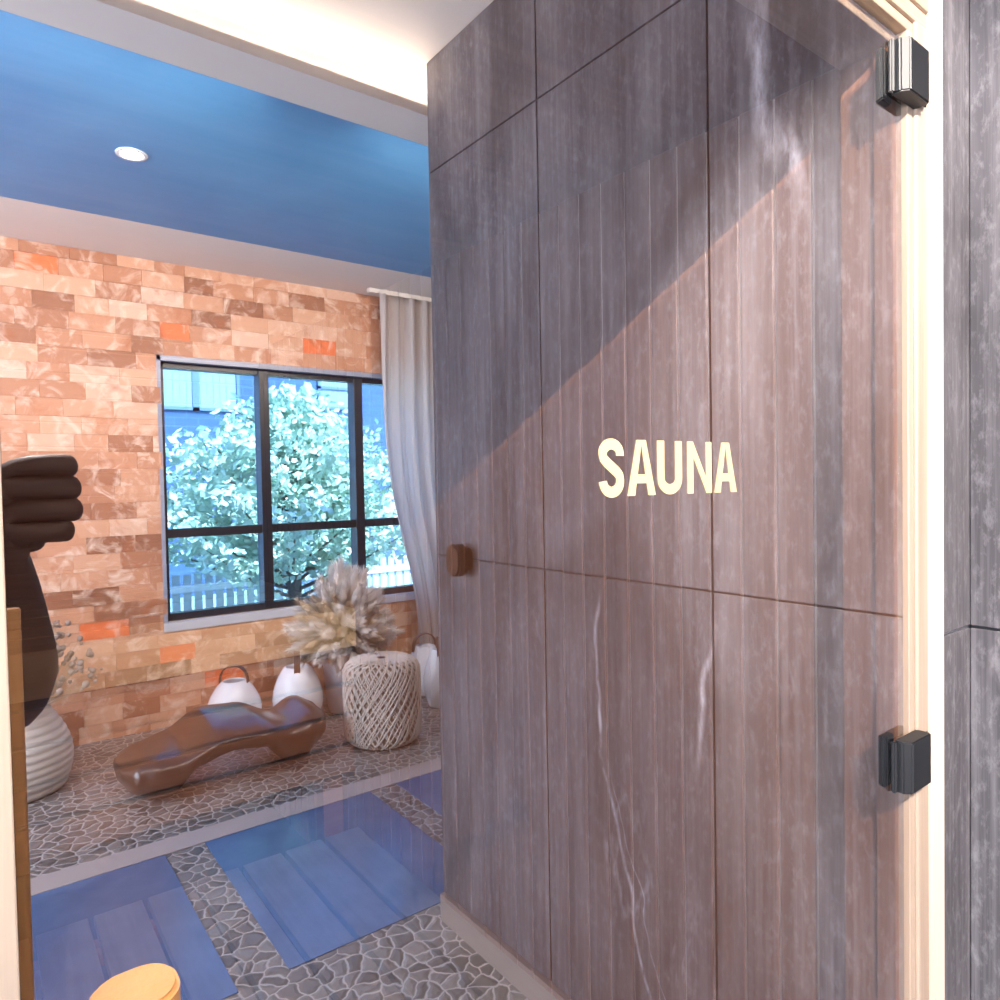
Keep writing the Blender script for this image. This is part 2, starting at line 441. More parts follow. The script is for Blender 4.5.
box(bm, -.05, .012, 2.022, 1.004, .085, 2.037, bev=.0015)
box(bm, -.05, -.002, 2.0375, 1.020, .085, 2.051, bev=.0015)
box(bm, -.05, -.006, 2.052, 1.056, .085, 2.073, bev=.003)
box(bm, -.08, -.009, 2.074, 1.056, .085, 2.128, bev=.003)
tag(link('trim_head', bm, M_pineH), kind='structure')
bm = bmesh.new()
box(bm, -.05, -.001, 0, .0124, .085, 2.022, bev=.001); box(bm, -.08, -.009, 0, -.052, .085, 2.074, bev=.003)
tag(link('trim_jamb_left', bm, M_pine), kind='structure')
# inner casing seen through the glass
bm = bmesh.new(); box(bm, 1.004, .08, 0, SX1+.02, .09, ZS); 
tag(link('trim_sauna_corner', bm, M_cedar), kind='structure')

# ---------------------------------------------------------------- glass door
door = thing('door_1', None, None, (.99, 0, .02)); tag(door, kind='structure')
def dl(o): o.location = (-.99, 0, -.02); return o
bm = bmesh.new()
fs = box(bm, .0126, 0, .022, .990, .009, 2.021)
for f in fs:
    n = f.normal if f.normal.length else None
    f.normal_update(); n = f.normal
    f.material_index = 0 if n.y < -.5 else (1 if n.y > .5 else 2)
dl(link('glass_pane', bm, [M_glass, M_glassback, M_glassback], door))
# hinges
def hinge(zc):
    h = bpy.data.objects.new('hinge', None); C.objects.link(h); h.parent = door
    h.location = (0, 0, zc-.02); h['label'] = 'black metal block hinge clamping glass to pine jamb'
    def pb(name, pts, z0, z1, m=M_black):
        bm = bmesh.new(); fs = prism(bm, pts, 2, z0, z1)
        es = [e for e in bm.edges]
        bmesh.ops.bevel(bm, geom=es, offset=.0018, segments=2, affect='EDGES')
        return link(name, bm, m, h)
    pb('clamp_plate', [(-.039,-.0005), (-.039,-.005), (-.037,-.007), (-.030,-.007), (-.030,-.0005)], -.034, .034)
    pb('knuckle', [(-.032,-.0005), (-.032,-.013), (-.024,-.022), (.032,-.022), (.035,-.019), (.035,-.0005)], -.034, .034)
    pb('jamb_plate', [(.030,-.0092), (.030,-.0115), (.050,-.0115), (.050,-.0092)], -.030, .030, M_black)
    pb('back_clamp', [(-.030,.010), (-.030,.020), (-.004,.020), (-.004,.010)], -.034, .034)
hinge(1.972); hinge(1.067)
# lettering
LET = bpy.data.objects.new('lettering', None); C.objects.link(LET); LET.parent = door
LET.location = (-.47, -.0002, 1.4158); LET['label'] = 'cream lettering reading SAUNA'
H = .0492
def letter(name, loops, x0, w):
    """loops of outlines in unit square (filled, disjoint convexish pieces)"""
    bm = bmesh.new()
    for i, lp in enumerate(loops): prism(bm, [((x0+p[0]*w)-.52, p[1]*H) for p in lp], 1, -.0004-.00001*(i % 7), 0)
    o = link(name, bm, M_cream, LET); return o
def stroke(path, t, w):
    """constant width stroke as quads; path in unit coords, t stroke in metres"""
    out = []; P = [Vector((p[0]*w, p[1]*H)) for p in path]
    L, R = [], []
    for i, p in enumerate(P):
        d = (P[min(i+1, len(P)-1)]-P[max(i-1, 0)]).normalized(); nn = Vector((-d.y, d.x))*t/2
        L.append(p+nn); R.append(p-nn)
    for i in range(len(P)-1):
        out.append([(q.x/w, q.y/H) for q in (L[i], L[i+1], R[i+1], R[i])])
    return out
T = .0094
def cap_A(x0, w):
    a = T*1.02/w
    lp = [[(0,0), (a,0), (.5+.02,1), (.5-a*.62,1)], [(1-a,0), (1,0), (.5+a*.62,1), (.5-.02,1)], [(.20,.22), (.80,.22), (.74,.38), (.26,.38)]]
    return letter('letter', lp, x0, w)
def cap_U(x0, w):
    r = T/2/w; pth = [(r,1)]; 
    for k in range(0, 19):
        a = PI+PI*k/18; pth.append((.5+(.5-r)*math.cos(a), .30+(.30-T/2/H)*math.sin(a)))
    pth.append((1-r, 1)); return letter('letter', stroke(pth, T, w), x0, w)
def cap_N(x0, w):
    a = T*.92/w
    return letter('letter', [[(0,0),(a,0),(a,1),(0,1)], [(1-a,0),(1,0),(1,1),(1-a,1)], [(a*.95,1),(a*.0,1),(1-a*.95,0),(1,0)]], x0, w)
def cap_S(x0, w):
    rx = .5-T/2/w; t2 = T/2/H; pth = []
    for k in range(0, 15):                       # upper bowl, from right terminal over the top to the left
        a = math.radians(-8+ (188)*k/14); pth.append((.5+rx*math.cos(a), .735+(.275-t2)*math.sin(a)))
    pth += [(.5-rx*.92, .665), (.5-rx*.6, .60), (.5, .515), (.5+rx*.6, .43), (.5+rx*.92, .36)]
    for k in range(0, 15):
        a = math.radians(8-188*k/14); pth.append((.5+rx*math.cos(a), .265+(.285-t2)*math.sin(a)))
    return letter('letter', stroke(pth, T, w), x0, w)
for o, ch in ((cap_S(.4222, .0305), 'S'), (cap_A(.457, .0368), 'A'), (cap_U(.4968, .0345), 'U'), (cap_N(.5395, .0368), 'N'), (cap_A(.5808, .0363), 'A')):
    o['label'] = 'cream letter ' + ch

# ---------------------------------------------------------------- sauna interior
def boards(name, axis, plane, a0, a1, z0, z1, pitch, m, m2, side=1, th=.014, gap=.004, horiz=False):
    bm = bmesh.new()
    if horiz:
        z = z0
        while z < z1-.001:
            ze = min(z+pitch, z1)
            if axis == 'y': fs = box(bm, a0, plane, z+gap/2, a1, plane+side*th, ze-gap/2)
            else: fs = box(bm, plane, a0, z+gap/2, plane+side*th, a1, ze-gap/2)
            z = ze
    else:
        a = a0
        while a < a1-.001:
            ae = min(a+pitch, a1)
            if axis == 'x': fs = box(bm, plane, a+gap/2, z0, plane+side*th, ae-gap/2, z1)
            else: fs = box(bm, a+gap/2, plane, z0, ae-gap/2, plane+side*th, z1)
            a = ae
    es = [e for e in bm.edges]
    bmesh.ops.bevel(bm, geom=es, offset=.0016, segments=1, affect='EDGES')
    bmesh.ops.recalc_face_normals(bm, faces=bm.faces[:])
    o = link(name, bm, m); o['kind'] = 'structure'; return o
boards('wall_sauna_right', 'x', SX1, .09, SY, 0, ZS, .065, M_cedar, None, 1, .015, .0045)
boxo('wall_sauna_right_core', (SX1+.004, .091, 0), (SX1+.06, SY, ZS), M_tonguelit, kind='structure')
boards('wall_sauna_back', 'y', SY, SX0, SX1, 0, ZS, .095, M_cedarH, None, 1, .015, .005, True)
boxo('wall_sauna_back_core', (SX0, SY+.006, 0), (SX1+.06, SY+.06, ZS), M_cedarH, kind='structure')
boxo('wall_sauna_left', (SX0-.05, .05, 0), (SX0, SY, ZS), M_cedar, kind='structure')
boxo('wall_sauna_front', (SX0, .06, 0), (-.081, .085, ZS), M_cedar, kind='structure')
boxo('ceiling_sauna', (SX0, .05, ZS), (SX1+.06, SY+.06, ZS+.04), M_cedarH, kind='structure')
boxo('floor_sauna', (SX0, .0, -.1), (SX1+.06, SY+.06, 0.0), mat('sauna_floor', (.05,.045,.05), .5), kind='structure')

# benches
ub = thing('sauna_bench', 'pale upper sauna bench seen through the glass, set against the back wall', 'bench', (-.1, SY, 0))
def sub(o, t): o.location = (-t.location.x, -t.location.y, 0); return o
for k in range(5):
    y = 1.80+k*.19
    bm = bmesh.new(); box(bm, SX0+.01, y, 1.0, SX1-.015, y+.17, 1.028, bev=.004); sub(link('seat_slat', bm, M_bench, ub), ub)
bm = bmesh.new(); box(bm, SX0+.01, 1.775, .90, SX1-.015, 1.80, 1.028, bev=.004); sub(link('front_board', bm, M_bench, ub), ub)
for k in range(4):
    z = .82-k*.105
    bm = bmesh.new(); box(bm, SX0+.01, 1.81, z-.045, SX1-.015, 1.832, z+.045, bev=.003); sub(link('skirt_slat', bm, M_cedarH, ub), ub)
for xx in (SX0+.06, SX1-.12):
    bm = bmesh.new(); box(bm, xx, 1.84, 0, xx+.07, 1.90, 1.0); sub(link('leg', bm, M_cedarH, ub), ub)
lb = thing('sauna_step', 'low slatted sauna step with planks running towards the back, behind the glass', 'bench', (-.1, 1.1, 0))
k = 0; xx = SX0+.052
while xx+.121 < SX1:
    bm = bmesh.new(); box(bm, xx, .14, .242, xx+.121, 1.795, .27, bev=.003); sub(link('slat', bm, M_slat, lb), lb); xx += .135
for yy in (.2, 1.0, 1.68):
    bm = bmesh.new(); box(bm, SX0+.02, yy, .19, SX1-.03, yy+.045, .241); sub(link('rail', bm, M_cedarH, lb), lb)
for xx in (SX0+.04, SX1-.12):
    for yy in (.2, 1.68):
        bm = bmesh.new(); box(bm, xx, yy, 0, xx+.05, yy+.05, .19); sub(link('leg', bm, M_cedarH, lb), lb)

# ---------------------------------------------------------------- small wooden things
hk = thing('robe_peg', 'dark walnut robe peg with rounded oblong face on the stone wall', 'peg', (XB, -1.362, 1.214))
def rrect(w, h, r, n=8):
    p = []
    for cx, cy, a0 in ((w/2-r, h/2-r, 0), (-w/2+r, h/2-r, 90), (-w/2+r, -h/2+r, 180), (w/2-r, -h/2+r, 270)):
        for k in range(n+1):
            a = math.radians(a0+90*k/n); p.append((cx+r*math.cos(a), cy+r*math.sin(a)))
    return p
bm = bmesh.new(); prism(bm, rrect(.078, .10, .034), 0, -.058, -.022)
bmesh.ops.bevel(bm, geom=[e for e in bm.edges if abs(e.verts[0].co.x-e.verts[1].co.x) < 1e-6], offset=.006, segments=3, affect='EDGES')
link('peg_head', bm, M_walnut, hk, smooth=True, autos=40)
bm = bmesh.new(); prism(bm, rrect(.055, .075, .025), 0, -.023, -.0005); link('peg_stem', bm, M_walnut, hk, smooth=True, autos=40)

ps = thing('wooden_post', 'honey coloured wooden post with rounded flat top in front of the glass door', 'post', (.0222, .148-.42, 0))
bm = bmesh.new(); prism(bm, rrect(.0155, .0145, .0063, 10), 2, 0.02, 1.3545)
bmesh.ops.bevel(bm, geom=[e for e in bm.edges if abs(e.verts[0].co.z-e.verts[1].co.z) < 1e-6], offset=.0009, segments=3, affect='EDGES')
link('shaft', bm, M_post, ps, smooth=True, autos=40)
bm = bmesh.new(); prism(bm, rrect(.05, .05, .012), 2, 0, .021); link('foot', bm, M_post, ps)

# ---------------------------------------------------------------- ceiling downlight
def downlight(x_, y_, label=None):
    t = thing('ceiling_downlight', label, 'ceiling light', (x_, y_, ZC))
    bm = bmesh.new(); lathe(bm, [(.042, -.001), (.058, -.001), (.060, -.004), (.058, -.007), (.045, -.008), (.042, -.004), (.042, -.001)], 32)
    link('trim_ring', bm, M_whiteclean, t, smooth=True)
    bm = bmesh.new(); lathe(bm, [(0, -.0045), (.0425, -.0045)], 32); link('lamp', bm, M_lamp, t)
    return t
downlight(.563, .42-3.18, 'small round recessed downlight in the blue ceiling')

# ---------------------------------------------------------------- lounger: wavy moulded bench
M_lounge = mat('brown_gloss', (.05,.02,.011), .24); M_lounge.node_tree.nodes['Principled BSDF'].inputs['Coat Weight'].default_value = .5; M_lounge.node_tree.nodes['Principled BSDF'].inputs['Coat Roughness'].default_value = .35
def smooth(a, b, t): t = max(0, min(1, (t-a)/(b-a))); return t*t*(3-2*t)
def pl(pts, t):
    for (a, va), (b, vb) in zip(pts[:-1], pts[1:]):
        if t <= b:
            s = (t-a)/(b-a); s = s*s*(3-2*s); return va+(vb-va)*s
    return pts[-1][1]
lg = thing('wave_bench', 'glossy brown sculpted bench with a wavy seat and arched underside', 'bench', (.995, .42-3.66, 0))
bm = bmesh.new(); nu, nv = 64, 28; L = .99; rings = []
for i in range(nu+1):
    u = i/nu; X = -L/2+L*u
    zf = pl([(0,.19), (.1,.235), (.25,.225), (.45,.262), (.7,.255), (.88,.27), (1,.23)], u)      # front lip
    zb = pl([(0,.17), (.12,.21), (.25,.26), (.42,.35), (.58,.335), (.78,.24), (.92,.31), (1,.27)], u)  # back crest
    zm = pl([(0,.18), (.1,.22), (.25,.225), (.42,.31), (.6,.30), (.78,.24), (.9,.29), (1,.24)], u)
    arch = pl([(0,.10), (.06,.03), (.11,.0), (.2,.0), (.33,.11), (.5,.145), (.66,.125), (.78,.02), (.84,.0), (.92,.05), (1,.14)], u)
    hw = .25*pl([(0,.45), (.06,.86), (.15,1.0), (.5,.93), (.85,1.0), (.95,.85), (1,.45)], u)
    bw = hw*pl([(0,.5), (.2,.78), (.5,.85), (.8,.78), (1,.5)], u)
    ring = []
    for k in range(nv):
        a = 2*PI*k/nv
        c, s = math.cos(a), math.sin(a)
        ex = .7
        cy = math.copysign(abs(c)**ex, c); sz = math.copysign(abs(s)**ex, s)
        if s >= 0:
            vv = cy; top = zm+(zf-zm)*max(0, vv)**1.5+(zb-zm)*max(0, -vv)**1.5
            mid = (arch+zm)/2
            y = hw*cy; z = mid+(top-mid)*sz
        else:
            mid = (arch+zm)/2; f = -sz
            y = (hw+(bw-hw)*f)*cy; z = mid+(arch-mid)*f
        ring.append(bm.verts.new((X, y, max(z, 0))))
    rings.append(ring)
for a, b in zip(rings[:-1], rings[1:]):
    for k in range(nv): bm.faces.new((a[k], a[(k+1) % nv], b[(k+1) % nv], b[k]))
bm.faces.new(rings[0]); bm.faces.new(rings[-1][::-1])
bmesh.ops.recalc_face_normals(bm, faces=bm.faces[:])
body = link('body', bm, M_lounge, lg, smooth=True)
md = body.modifiers.new('s', 'SUBSURF'); md.levels = 2; md.render_levels = 2
lg.rotation_euler.z = math.radians(0)

# ---------------------------------------------------------------- pouf wound with cord
M_jute = mat('jute', (.66,.57,.50), .85); M_juteD = mat('jute_core', (.36,.28,.22), .9)
pf = thing('cord_pouf', 'round beige pouf wound with criss-crossed cord beside the pampas vase', 'pouf', (1.83, .42-3.56, 0))
Rp, Hp, cr = .21, .46, .07
def pprof(s):
    """s 0..1 from top centre over the side to bottom centre -> r,z"""
    segs = [(Rp-cr), cr*PI/2, Hp-2*cr, cr*PI/2, Rp-cr]; tot = sum(segs); d = s*tot
    if d < segs[0]: return d, Hp
    d -= segs[0]
    if d < segs[1]: a = d/cr; return Rp-cr+cr*math.sin(a), Hp-cr+cr*math.cos(a)
    d -= segs[1]
    if d < segs[2]: return Rp, Hp-cr-d
    d -= segs[2]
    if d < segs[3]: a = d/cr; return Rp-cr+cr*math.cos(a), cr-cr*math.sin(a)
    d -= segs[3]; return max(Rp-cr-d, 0), 0
bm = bmesh.new(); lathe(bm, [pprof(i/40) for i in range(41)], 48); bmesh.ops.scale(bm, vec=(.97,.97,.985), verts=bm.verts); bmesh.ops.translate(bm, vec=(0,0,.002), verts=bm.verts)
link('core', bm, M_juteD, pf, smooth=True)
bm = bmesh.new()
for sgn in (1, -1):
    for k in range(84):
        if random.random() < .10: continue
        a0 = 2*PI*k/84+random.uniform(-.03, .03); tw = sgn*(random.uniform(2.3, 2.5) if k % 3 else 1.7)
        pts = []
        for i in range(30):
            s = .03+.92*i/29; r_, z_ = pprof(s); a = a0+tw*(s-.07)*1.16
            off = .003+(.003 if sgn > 0 else 0)
            r_ = r_*(1+off/ Rp) + .0; z_ = z_+(off if s < .3 else 0)
            pts.append((r_*math.cos(a), r_*math.sin(a), max(z_, .005)))
        tube(bm, pts, .0038, 4, False)
cw = link('cord', bm, M_jute, pf, smooth=True); cw['kind'] = 'stuff'

# ---------------------------------------------------------------- lanterns
def strap(w, zb, h, ang):
    pts = []
    ca, sa = math.cos(ang), math.sin(ang)
    for i in range(25):
        a = PI*i/24; px = w*math.cos(a); pz = zb+h*math.sin(a)**.8
        pts.append((px*ca, px*sa, pz))
    lo = w*1.0
    pts = [((w+.006)*ca, (w+.006)*sa, zb-.07)]+pts+[(-(w+.006)*ca, -(w+.006)*sa, zb-.07)]
    bm = bmesh.new(); tube(bm, pts, 0, flat=(.036, .006, (-sa, ca, 0))); return bm
def lantern(loc, R, Hh, rt, ang, label, sh=.12, first=False):
    t = thing('lantern', label, 'lantern', loc, group='white lanterns along the salt wall')
    pr = [(0,0), (R*.62,0), (R*.72,.012)]
    for i in range(1, 20):
        q = i/20; z = .012+(Hh-.012)*q
        r_ = R*(.72+.28*math.sin(min(q/.38, 1)*PI/2)) if q < .38 else rt+(R-rt)*math.cos((q-.38)/.62*PI/2)**.8
        pr.append((r_, z))
    pr += [(rt, Hh), (rt-.006, Hh+.002), (rt-.010, Hh-.004), (R*.8, Hh*.4), (R*.6, .02), (0, .02)]
    bm = bmesh.new(); lathe(bm, pr, 48); link('shade', bm, M_whiteclean, t, smooth=True, autos=50)
    link('handle', strap(rt+.012, Hh-.01, sh, ang), M_leather, t)
    bm = bmesh.new(); lathe(bm, [(0,.02), (.035,.02), (.035,.11), (.03,.113), (0,.112)], 24); link('candle', bm, mat('wax', (.8,.75,.65), .5), t, smooth=True, autos=40)
    return t
lantern((1.215, .42-4.26, 0), .155, .30, .068, .55, 'white rounded lantern with looped leather handle behind the left end of the brown bench', .10)
lantern((1.565, .42-4.16, 0), .15, .345, .075, math.radians(111), 'white lantern with upright leather handle seen edge-on, beside the grey vase', .10)
lantern((2.47, .42-4.16, 0), .12, .33, .07, .15, 'small white lantern with arched leather handle partly behind the cord pouf', .095)
lantern((2.40, .42-3.86, 0), .105, .37, .045, math.radians(118), 'white lantern at the stone wall edge, right of the cord pouf', .09)

# ---------------------------------------------------------------- vase with pampas
vz = thing('flower_vase', 'tall pale grey vase holding dried pampas grass', 'vase', (1.89, .42-4.20, 0))
bm = bmesh.new(); lathe(bm, [(0,0), (.095,0), (.105,.01), (.14,.36), (.145,.38), (.138,.38), (.13,.34), (.09,.03), (0,.03)], 40)
link('body', bm, mat('grey_vase', (.52,.51,.55), .5), vz, smooth=True, autos=45)
M_plume = mat('plume', (.80,.73,.68), .9); M_plume2 = mat('plume_tan', (.62,.49,.37), .9); M_stem = mat('dry_stem', (.42,.32,.2), .8)
def plume_mesh(L, R, m, n=260, seed=1):
    rnd = random.Random(seed); bm = bmesh.new()
    pr = [(0, 0)]+[(R*.55*math.sin(PI*(i/10)**.8), L*i/10) for i in range(1, 10)]+[(0, L)]
    lathe(bm, pr, 8)
    for _ in range(n):
        q = rnd.random(); a = rnd.uniform(0, 2*PI); rr = R*.5*math.sin(PI*max(q, .02)**.8)
        b = Vector((rr*math.cos(a), rr*math.sin(a), q*L*.93))
        d = Vector((math.cos(a)*.55, math.sin(a)*.55, 1)).normalized()*rnd.uniform(.3, .8)*R*1.7
        w = Vector((-math.sin(a), math.cos(a), 0))*.0035
        f = bm.faces.new([bm.verts.new(v) for v in (b-w, b+w, b+d)])
    return bm
bq = thing('pampas_bouquet', 'bushy bouquet of cream dried pampas and bunny tail grass in the grey vase', 'dried flowers', (1.89, .42-4.20, .34))
protos = []
for i, (L_, R_, m_) in enumerate(((.24,.062,M_plume), (.18,.052,M_plume), (.15,.040,M_plume2))):
    protos.append(plume_mesh(L_, R_, m_, seed=i))
pmesh = []
for i, (b_, m_) in enumerate(zip(protos, (M_plume, M_plume, M_plume2))):
    me = bpy.data.meshes.new('plume'); b_.normal_update(); b_.to_mesh(me); b_.free(); me.materials.append(m_); pmesh.append(me)
stems = bmesh.new(); np_ = 140
for i in range(np_):
    tall = i < 12
    el = math.radians(random.uniform(66, 88)) if tall else math.radians(80-118*((i-12)/(np_-12))**.9+random.uniform(-6, 6))
    az = i*2.39996
    d = Vector((math.cos(az)*math.cos(el), math.sin(az)*math.cos(el), math.sin(el)))
    base = Vector((0, 0, .17)); dist = random.uniform(.10, .22) if tall else random.uniform(.10, .21)
    p = base+d*dist
    if p.y < -.17: p.y = -.17
    o = bpy.data.objects.new('plume', pmesh[0 if tall else (1 if random.random() < .6 else 2)]); C.objects.link(o)
    o.parent = bq; o.location = p
    o.rotation_mode = 'QUATERNION'; o.rotation_quaternion = d.to_track_quat('Z', 'Y')
    s_ = random.uniform(.85, 1.15); o.scale = (s_, s_, s_)
    tube(stems, [(random.uniform(-.03,.03), random.uniform(-.03,.03), -.25), (0, 0, .04), tuple(p)], .002, 4)
st_ = link('stems', stems, M_stem, bq); st_['kind'] = 'stuff'

# ribbed planter with dry branches at the far left
rp = thing('ribbed_planter', 'pale ribbed woven planter at the far left beside the salt wall', 'planter', (.125, .42-4.10, 0))
bm = bmesh.new(); pr = [(0,0), (.17,0)]
for i in range(61):
    q = i/60; z = .005+.43*q; r_ = .19+.065*math.sin(PI*min(1, q*.95+.12))-.055*q**2; pr.append((r_+.006*abs(math.sin(q*PI*12)), z))
pr += [(pr[-1][0]-.015, .435), (pr[-1][0]-.02, .41), (.16,.05), (0,.05)]
lathe(bm, pr, 56); link('body', bm, mat('rib', (.62,.54,.48), .75), rp, smooth=True)
br = thing('dried_branches', 'spray of dried grey seed heads standing in the ribbed planter', 'dried flowers', (.125, .42-4.10, .38))
M_seed = mat('seed', (.36,.28,.24), .9)
bm = bmesh.new(); bs = bmesh.new()
for i in range(420):
    az = random.uniform(0, 2*PI); el = math.radians(random.uniform(2, 80)); dd = random.uniform(.16, .42)
    p = Vector((math.cos(az)*math.cos(el)*dd, max(-.2, math.sin(az)*math.cos(el)*dd*.8), .08+math.sin(el)*dd))
    bmesh.ops.create_icosphere(bm, subdivisions=1, radius=random.uniform(.008, .02), matrix=Matrix.Translation(p))
    tube(bs, [(0, 0, -.3), (p.x*.3, p.y*.3, .0), tuple(p)], .0012, 3)
a_ = link('seed_heads', bm, M_seed, br, smooth=True); a_['kind'] = 'stuff'
a_ = link('stems', bs, M_stem, br); a_['kind'] = 'stuff'

# ---------------------------------------------------------------- outside
M_leaf = mat('leaf', (.30,.44,.22), .5); M_bark = mat('bark', (.12,.09,.08), .9)
x = N(M_leaf); x.col(x.ramp(x.noise(x.co((1,1,1)), 3.0, 3, .6), [(.3, (.42,.60,.46)), (.7, (.80,.90,.72))]))
trn = thing('leafy_tree', 'leafy pale green tree outside the window', 'tree', (2.75, .42-7.4, -.6))
bm = bmesh.new(); rnd = random.Random(3)
def leaf(bm, p, s, rnd):
    d = Vector((rnd.uniform(-1,1), rnd.uniform(-1,1), rnd.uniform(-.8,.5))).normalized()
    w = d.cross(Vector((rnd.uniform(-1,1), rnd.uniform(-1,1), rnd.uniform(-1,1)))).normalized()*s*.28
    f = bm.faces.new([bm.verts.new(v) for v in (p-d*s*.5, p+w, p+d*s*.5, p-w)])
bk = bmesh.new()
tube(bk, [(0,0,0), (.03,.02,1.2), (0,0,2.2), (.02,0,3.0)], [.09,.075,.05,.01], 8)
for i in range(62):
    q = i/61; z = .9+2.05*q; az = i*2.4; ln = (2.1*(1-q)**.95+.16)*rnd.uniform(.75, 1.1)
    if z < 1.7: ln *= .8
    e = Vector((math.cos(az)*ln, math.sin(az)*ln*.8, z+ln*.38))
    tube(bk, [(0, 0, z-.1), (e.x*.5, e.y*.5, z+ln*.12), tuple(e)], [.025,.014,.004], 5)
    for k in range(int(70+170*ln)):
        t = rnd.uniform(.25, 1.05); p = Vector((e.x*t, e.y*t, z-.1+(e.z-z+.1)*t))
        p += Vector((rnd.gauss(0,.09), rnd.gauss(0,.09), rnd.gauss(0,.08)))
        leaf(bm, p, rnd.uniform(.07, .13), rnd)
a_ = link('foliage', bm, M_leaf, trn); a_['kind'] = 'stuff'
link('trunk', bk, M_bark, trn, smooth=True)

M_wall = mat('outside_brick', rough=.8); x = N(M_wall)
bt = x.n('ShaderNodeTexBrick'); bt.inputs['Scale'].default_value = 1; bt.inputs['Brick Width'].default_value = .42; bt.inputs['Row Height'].default_value = .16
bt.inputs['Mortar Size'].default_value = .012; bt.inputs['Color1'].default_value = (.05,.10,.20,1); bt.inputs['Color2'].default_value = (.04,.085,.17,1); bt.inputs['Mortar'].default_value = (.07,.13,.24,1)
x.l(x.co((1,1,1), rot=(PI/2, 0, 0)), bt.inputs['Vector']); x.col(bt.outputs[0])
bd = thing('brick_building', 'blue-grey brick building with white shaded windows across the street', 'building', (6, .42-14, -.6))
bm = bmesh.new(); box(bm, -9, -3, 0, 9, 0, 7.5); link('wall', bm, M_wall, bd)
M_blind = mat('blind', (.24,.32,.36), .7); M_fr2 = mat('building_frame', (.10,.16,.28), .5)
for (x0, x1, z0, z1, bl) in ((2.62, 4.25, 2.9, 4.05, 7), (5.85, 6.65, 3.05, 3.95, 0), (8.2, 9.4, 2.9, 4.0, 6), (5.85, 6.65, .6, 1.5, 0)):
    x0 -= 6; x1 -= 6; z0 += .6; z1 += .6
    bm = bmesh.new(); box(bm, x0, 0, z0, x1, .05, z0+.06); box(bm, x0, 0, z1-.06, x1, .05, z1); box(bm, x0, 0, z0, x0+.06, .05, z1); box(bm, x1-.06, 0, z0, x1, .05, z1)
    xm = (x0+x1)/2
    if bl: box(bm, xm-.06, 0, z0, xm+.06, .05, z1)
    else: box(bm, x0, 0, (z0+z1)/2-.03, x1, .05, (z0+z1)/2+.03)
    w_ = link('window', bm, M_fr2, bd)
    bm = bmesh.new()
    if bl:
        n_ = int((x1-x0-.1)/.12)
        for i in range(n_): xx = x0+.06+i*.12; box(bm, xx, .005, z0+.06, xx+.105, .02+.004*(i % 2), z1-.06)
    box(bm, x0+.06, .0, z0+.06, x1-.06, .012, z1-.06)
    link('blind', bm, M_blind, w_)
fn = thing('garden_fence', 'low white slatted fence outside behind the tree', 'fence', (3, .42-8.6, -.6))
bm = bmesh.new()
for i in range(60): box(bm, -3+i*.12, -.02, 0, -3+i*.12+.085, 0, 1.05)
link('slats', bm, mat('fence_white', (.45,.50,.52), .6), fn)
bm = bmesh.new(); box(bm, -3, 0, .2, 4.2, .03, .28); box(bm, -3, 0, .85, 4.2, .03, .93); link('rails', bm, M_whiteclean, fn)
bm = bmesh.new(); box(bm, -20, -20, -.7, 30, YS-.17, -.6)
tag(link('ground', bm, mat('lawn', (.35,.45,.40), .9)), kind='structure')

# ---------------------------------------------------------------- photographer
M_skin = mat('skin', (.06,.026,.017), .6); M_shirt = mat('shirt', (.02,.02,.024), .85); M_trou = mat('trousers', (.02,.022,.03), .85); M_shoe = mat('shoe', (.015,.015,.016), .4); M_hair = mat('hair', (.015,.01,.008), .6)  # skin colour darkened to stand in for the arm being unlit
pr_ = thing('person', 'person in dark clothes raising a closed right hand beside the glass door', 'person', (-.32, -.80, 0))
def skin(name, verts, edges, m, root, parent, sub=2):
    me = bpy.data.meshes.new(name)
    P0 = Vector(pr_.location)
    me.from_pydata([Vector(v[0])-P0 for v in verts], edges, [])
    o = bpy.data.objects.new(name, me); C.objects.link(o); o.parent = parent
    md = o.modifiers.new('skin', 'SKIN'); md.use_smooth_shade = True; md.branch_smoothing = .3
    if not me.skin_vertices:
        bpy.context.view_layer.update()
    sv = me.skin_vertices[0].data
    for i, v in enumerate(verts):
        r = v[1]; sv[i].radius = r if isinstance(r, tuple) else (r, r)
        sv[i].use_root = (i == root)
    s = o.modifiers.new('sub', 'SUBSURF'); s.levels = sub; s.render_levels = sub
    me.materials.append(m); return o
V = []; E = []
def v(p, r, prev=None):
    V.append((p, r)); i = len(V)-1
    if prev is not None: E.append((prev, i))
    return i
bx, by = -.32, -.80
pel = v((bx, by, .96), (.15,.11)); wa = v((bx, by, 1.12), (.13,.095), pel); ch = v((bx, by, 1.30), (.15,.11), wa)
nb = v((bx, by, 1.46), .065, ch); hd0 = v((bx+.0, by+.02, 1.54), .06, nb); hd1 = v((bx, by+.03, 1.63), (.085,.10), hd0); hd2 = v((bx, by+.02, 1.71), (.07,.085), hd1)
